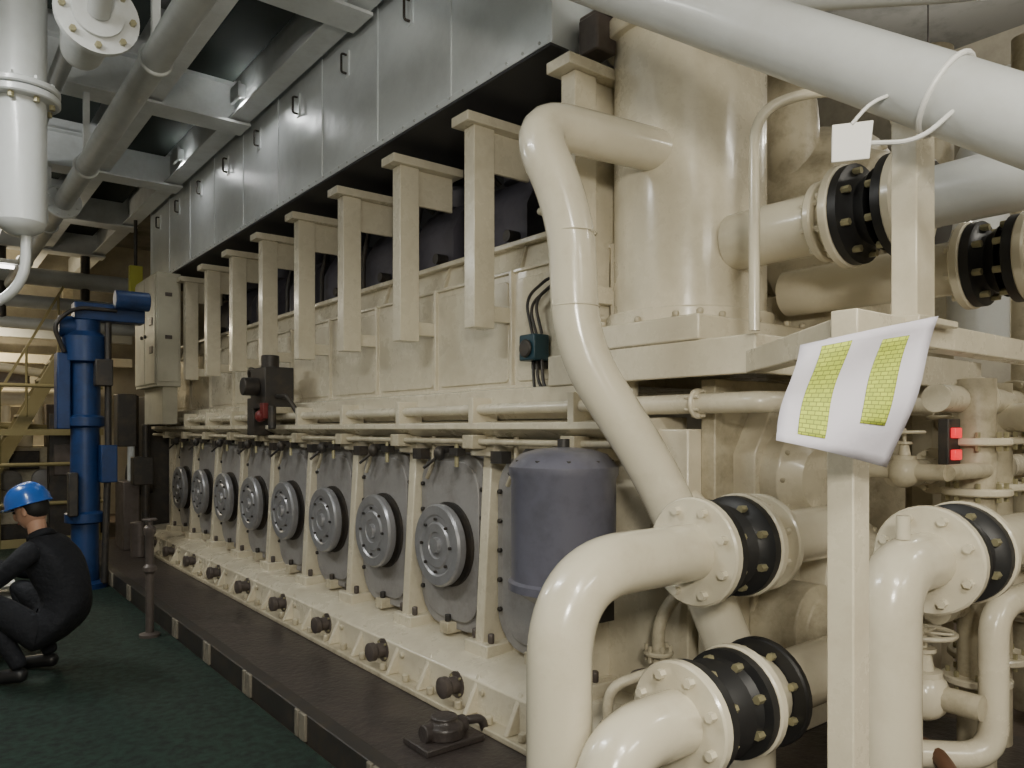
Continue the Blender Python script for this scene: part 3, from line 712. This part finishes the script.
# ------------------------------------------------------------------ lights
def lamp(name,loc,energy,col=(1,.95,.83),L=1.2,along='y',upf=.5,drop=True):
    """suspended fluorescent batten"""
    E=empty(name); x,y,z=loc
    for nm,rot,e,dz in(('down',0,energy,-.03),('up',math.pi,energy*upf,.13)):  # upward light is added to brighten the ceiling and gallery
        l=bpy.data.lights.new(name+'_'+nm,"AREA"); l.energy=e; l.color=col; l.shape='RECTANGLE'; l.size=.15 if along=='y' else L; l.size_y=L if along=='y' else .15
        o=bpy.data.objects.new(name+'_'+nm,l); bpy.context.scene.collection.objects.link(o); o.parent=E; o.location=(x,y,z+dz); o.rotation_euler=(rot,0,0)
    p=Part('lamp_housing',E); hx,hy=(.06,L/2) if along=='y' else (L/2,.06)
    p.box(x-hx,x+hx,y-hy,y+hy,z+.05,z+.10,PLW)
    for s in(-.035,.035):
        if along=='y': p.cyl((x+s,y-L/2+.03,z+.02),(x+s,y+L/2-.03,z+.02),.014,TUBEL,seg=12)
        else: p.cyl((x-L/2+.03,y+s,z+.02),(x+L/2-.03,y+s,z+.02),.014,TUBEL,seg=12)
    for q in(-.4,.4):
        if along=='y': p.cyl((x,y+q,z+.1),(x,y+q,4.75),.006,DARK,seg=6)
        else: p.cyl((x+q,y,z+.1),(x+q,y,4.75),.006,DARK,seg=6)
    p.done(.003)
lamp('added_fill_lamp',(.2,-1.0,3.45),85,upf=.7)
lamp('added_fill_lamp',(1.6,-2.3,3.3),60,along='x',upf=.6)  # added fill behind the camera, lifts the ambient light
lamp('added_fill_lamp',(-.25,2.9,3.4),50,col=(.97,.98,.94),upf=1.3)
lamp('added_fill_lamp',(-.6,6.5,3.4),55,col=(.97,.98,.94),upf=1.3)
lamp('added_fill_lamp',(.3,10.2,3.3),26,along='x',upf=.5,col=(1,.9,.7))
lamp('added_fill_lamp',(.3,13.7,3.3),100,along='x',col=(1,.84,.56))
lamp('added_fill_lamp',(4.2,-.6,3.75),42,along='x')
lamp('added_fill_lamp',(5.6,2.0,3.75),42)
def casing_hotspot(y,e):  # added lamp and shade, put hot spots on the gallery casing
    E=empty('added_casing_lamp',(0,0,0)); x=1.97; z=4.08
    p=Part('added_lamp_shade',E); p.box(x-.05,x-.03,y-.09,y+.09,z-.06,z+.06,GPIPE); p.box(x-.03,x+.01,y-.07,y-.06,z-.05,z+.05,GPIPE); p.ell((x-.01,y,z),(.02,.04,.035),PLW); p.done()
    l=bpy.data.lights.new('added_casing_light','AREA'); l.energy=e; l.size=.1; l.color=(1,1,.97)
    o=bpy.data.objects.new('added_casing_light',l); bpy.context.scene.collection.objects.link(o); o.parent=E; o.location=(x+.012,y,z-.04); o.rotation_euler=V((.6,0,-1)).to_track_quat('-Z','Y').to_euler()
casing_hotspot(5.9,5); casing_hotspot(7.6,5)
def spot(name,loc,tgt,e,size,col=(1,.94,.80)):
    l=bpy.data.lights.new(name,'AREA'); l.energy=e; l.size=size; l.color=col; l.shape='DISK'
    o=bpy.data.objects.new(name,l); bpy.context.scene.collection.objects.link(o); o.location=loc
    o.rotation_euler=(V(tgt)-V(loc)).to_track_quat('-Z','Y').to_euler()
spot('camera_side_fill',(-.5,-.9,2.3),(2.3,2.8,1.8),74,.45)  # added area light beside the camera, acts like a flash on the pipes
w=bpy.data.worlds.new('world'); bpy.context.scene.world=w; w.use_nodes=True
w.node_tree.nodes['Background'].inputs[0].default_value=(.5,.55,.6,1); w.node_tree.nodes['Background'].inputs[1].default_value=.1
# ------------------------------------------------------------------ camera
cam=bpy.data.cameras.new('camera'); co=bpy.data.objects.new('camera',cam); bpy.context.scene.collection.objects.link(co)
co.location=(0,0,1.5); co.rotation_euler=(math.radians(90),0,math.radians(-38.1))
cam.sensor_width=36; cam.lens=26.72; cam.shift_y=.044; cam.clip_start=.05
bpy.context.scene.camera=co
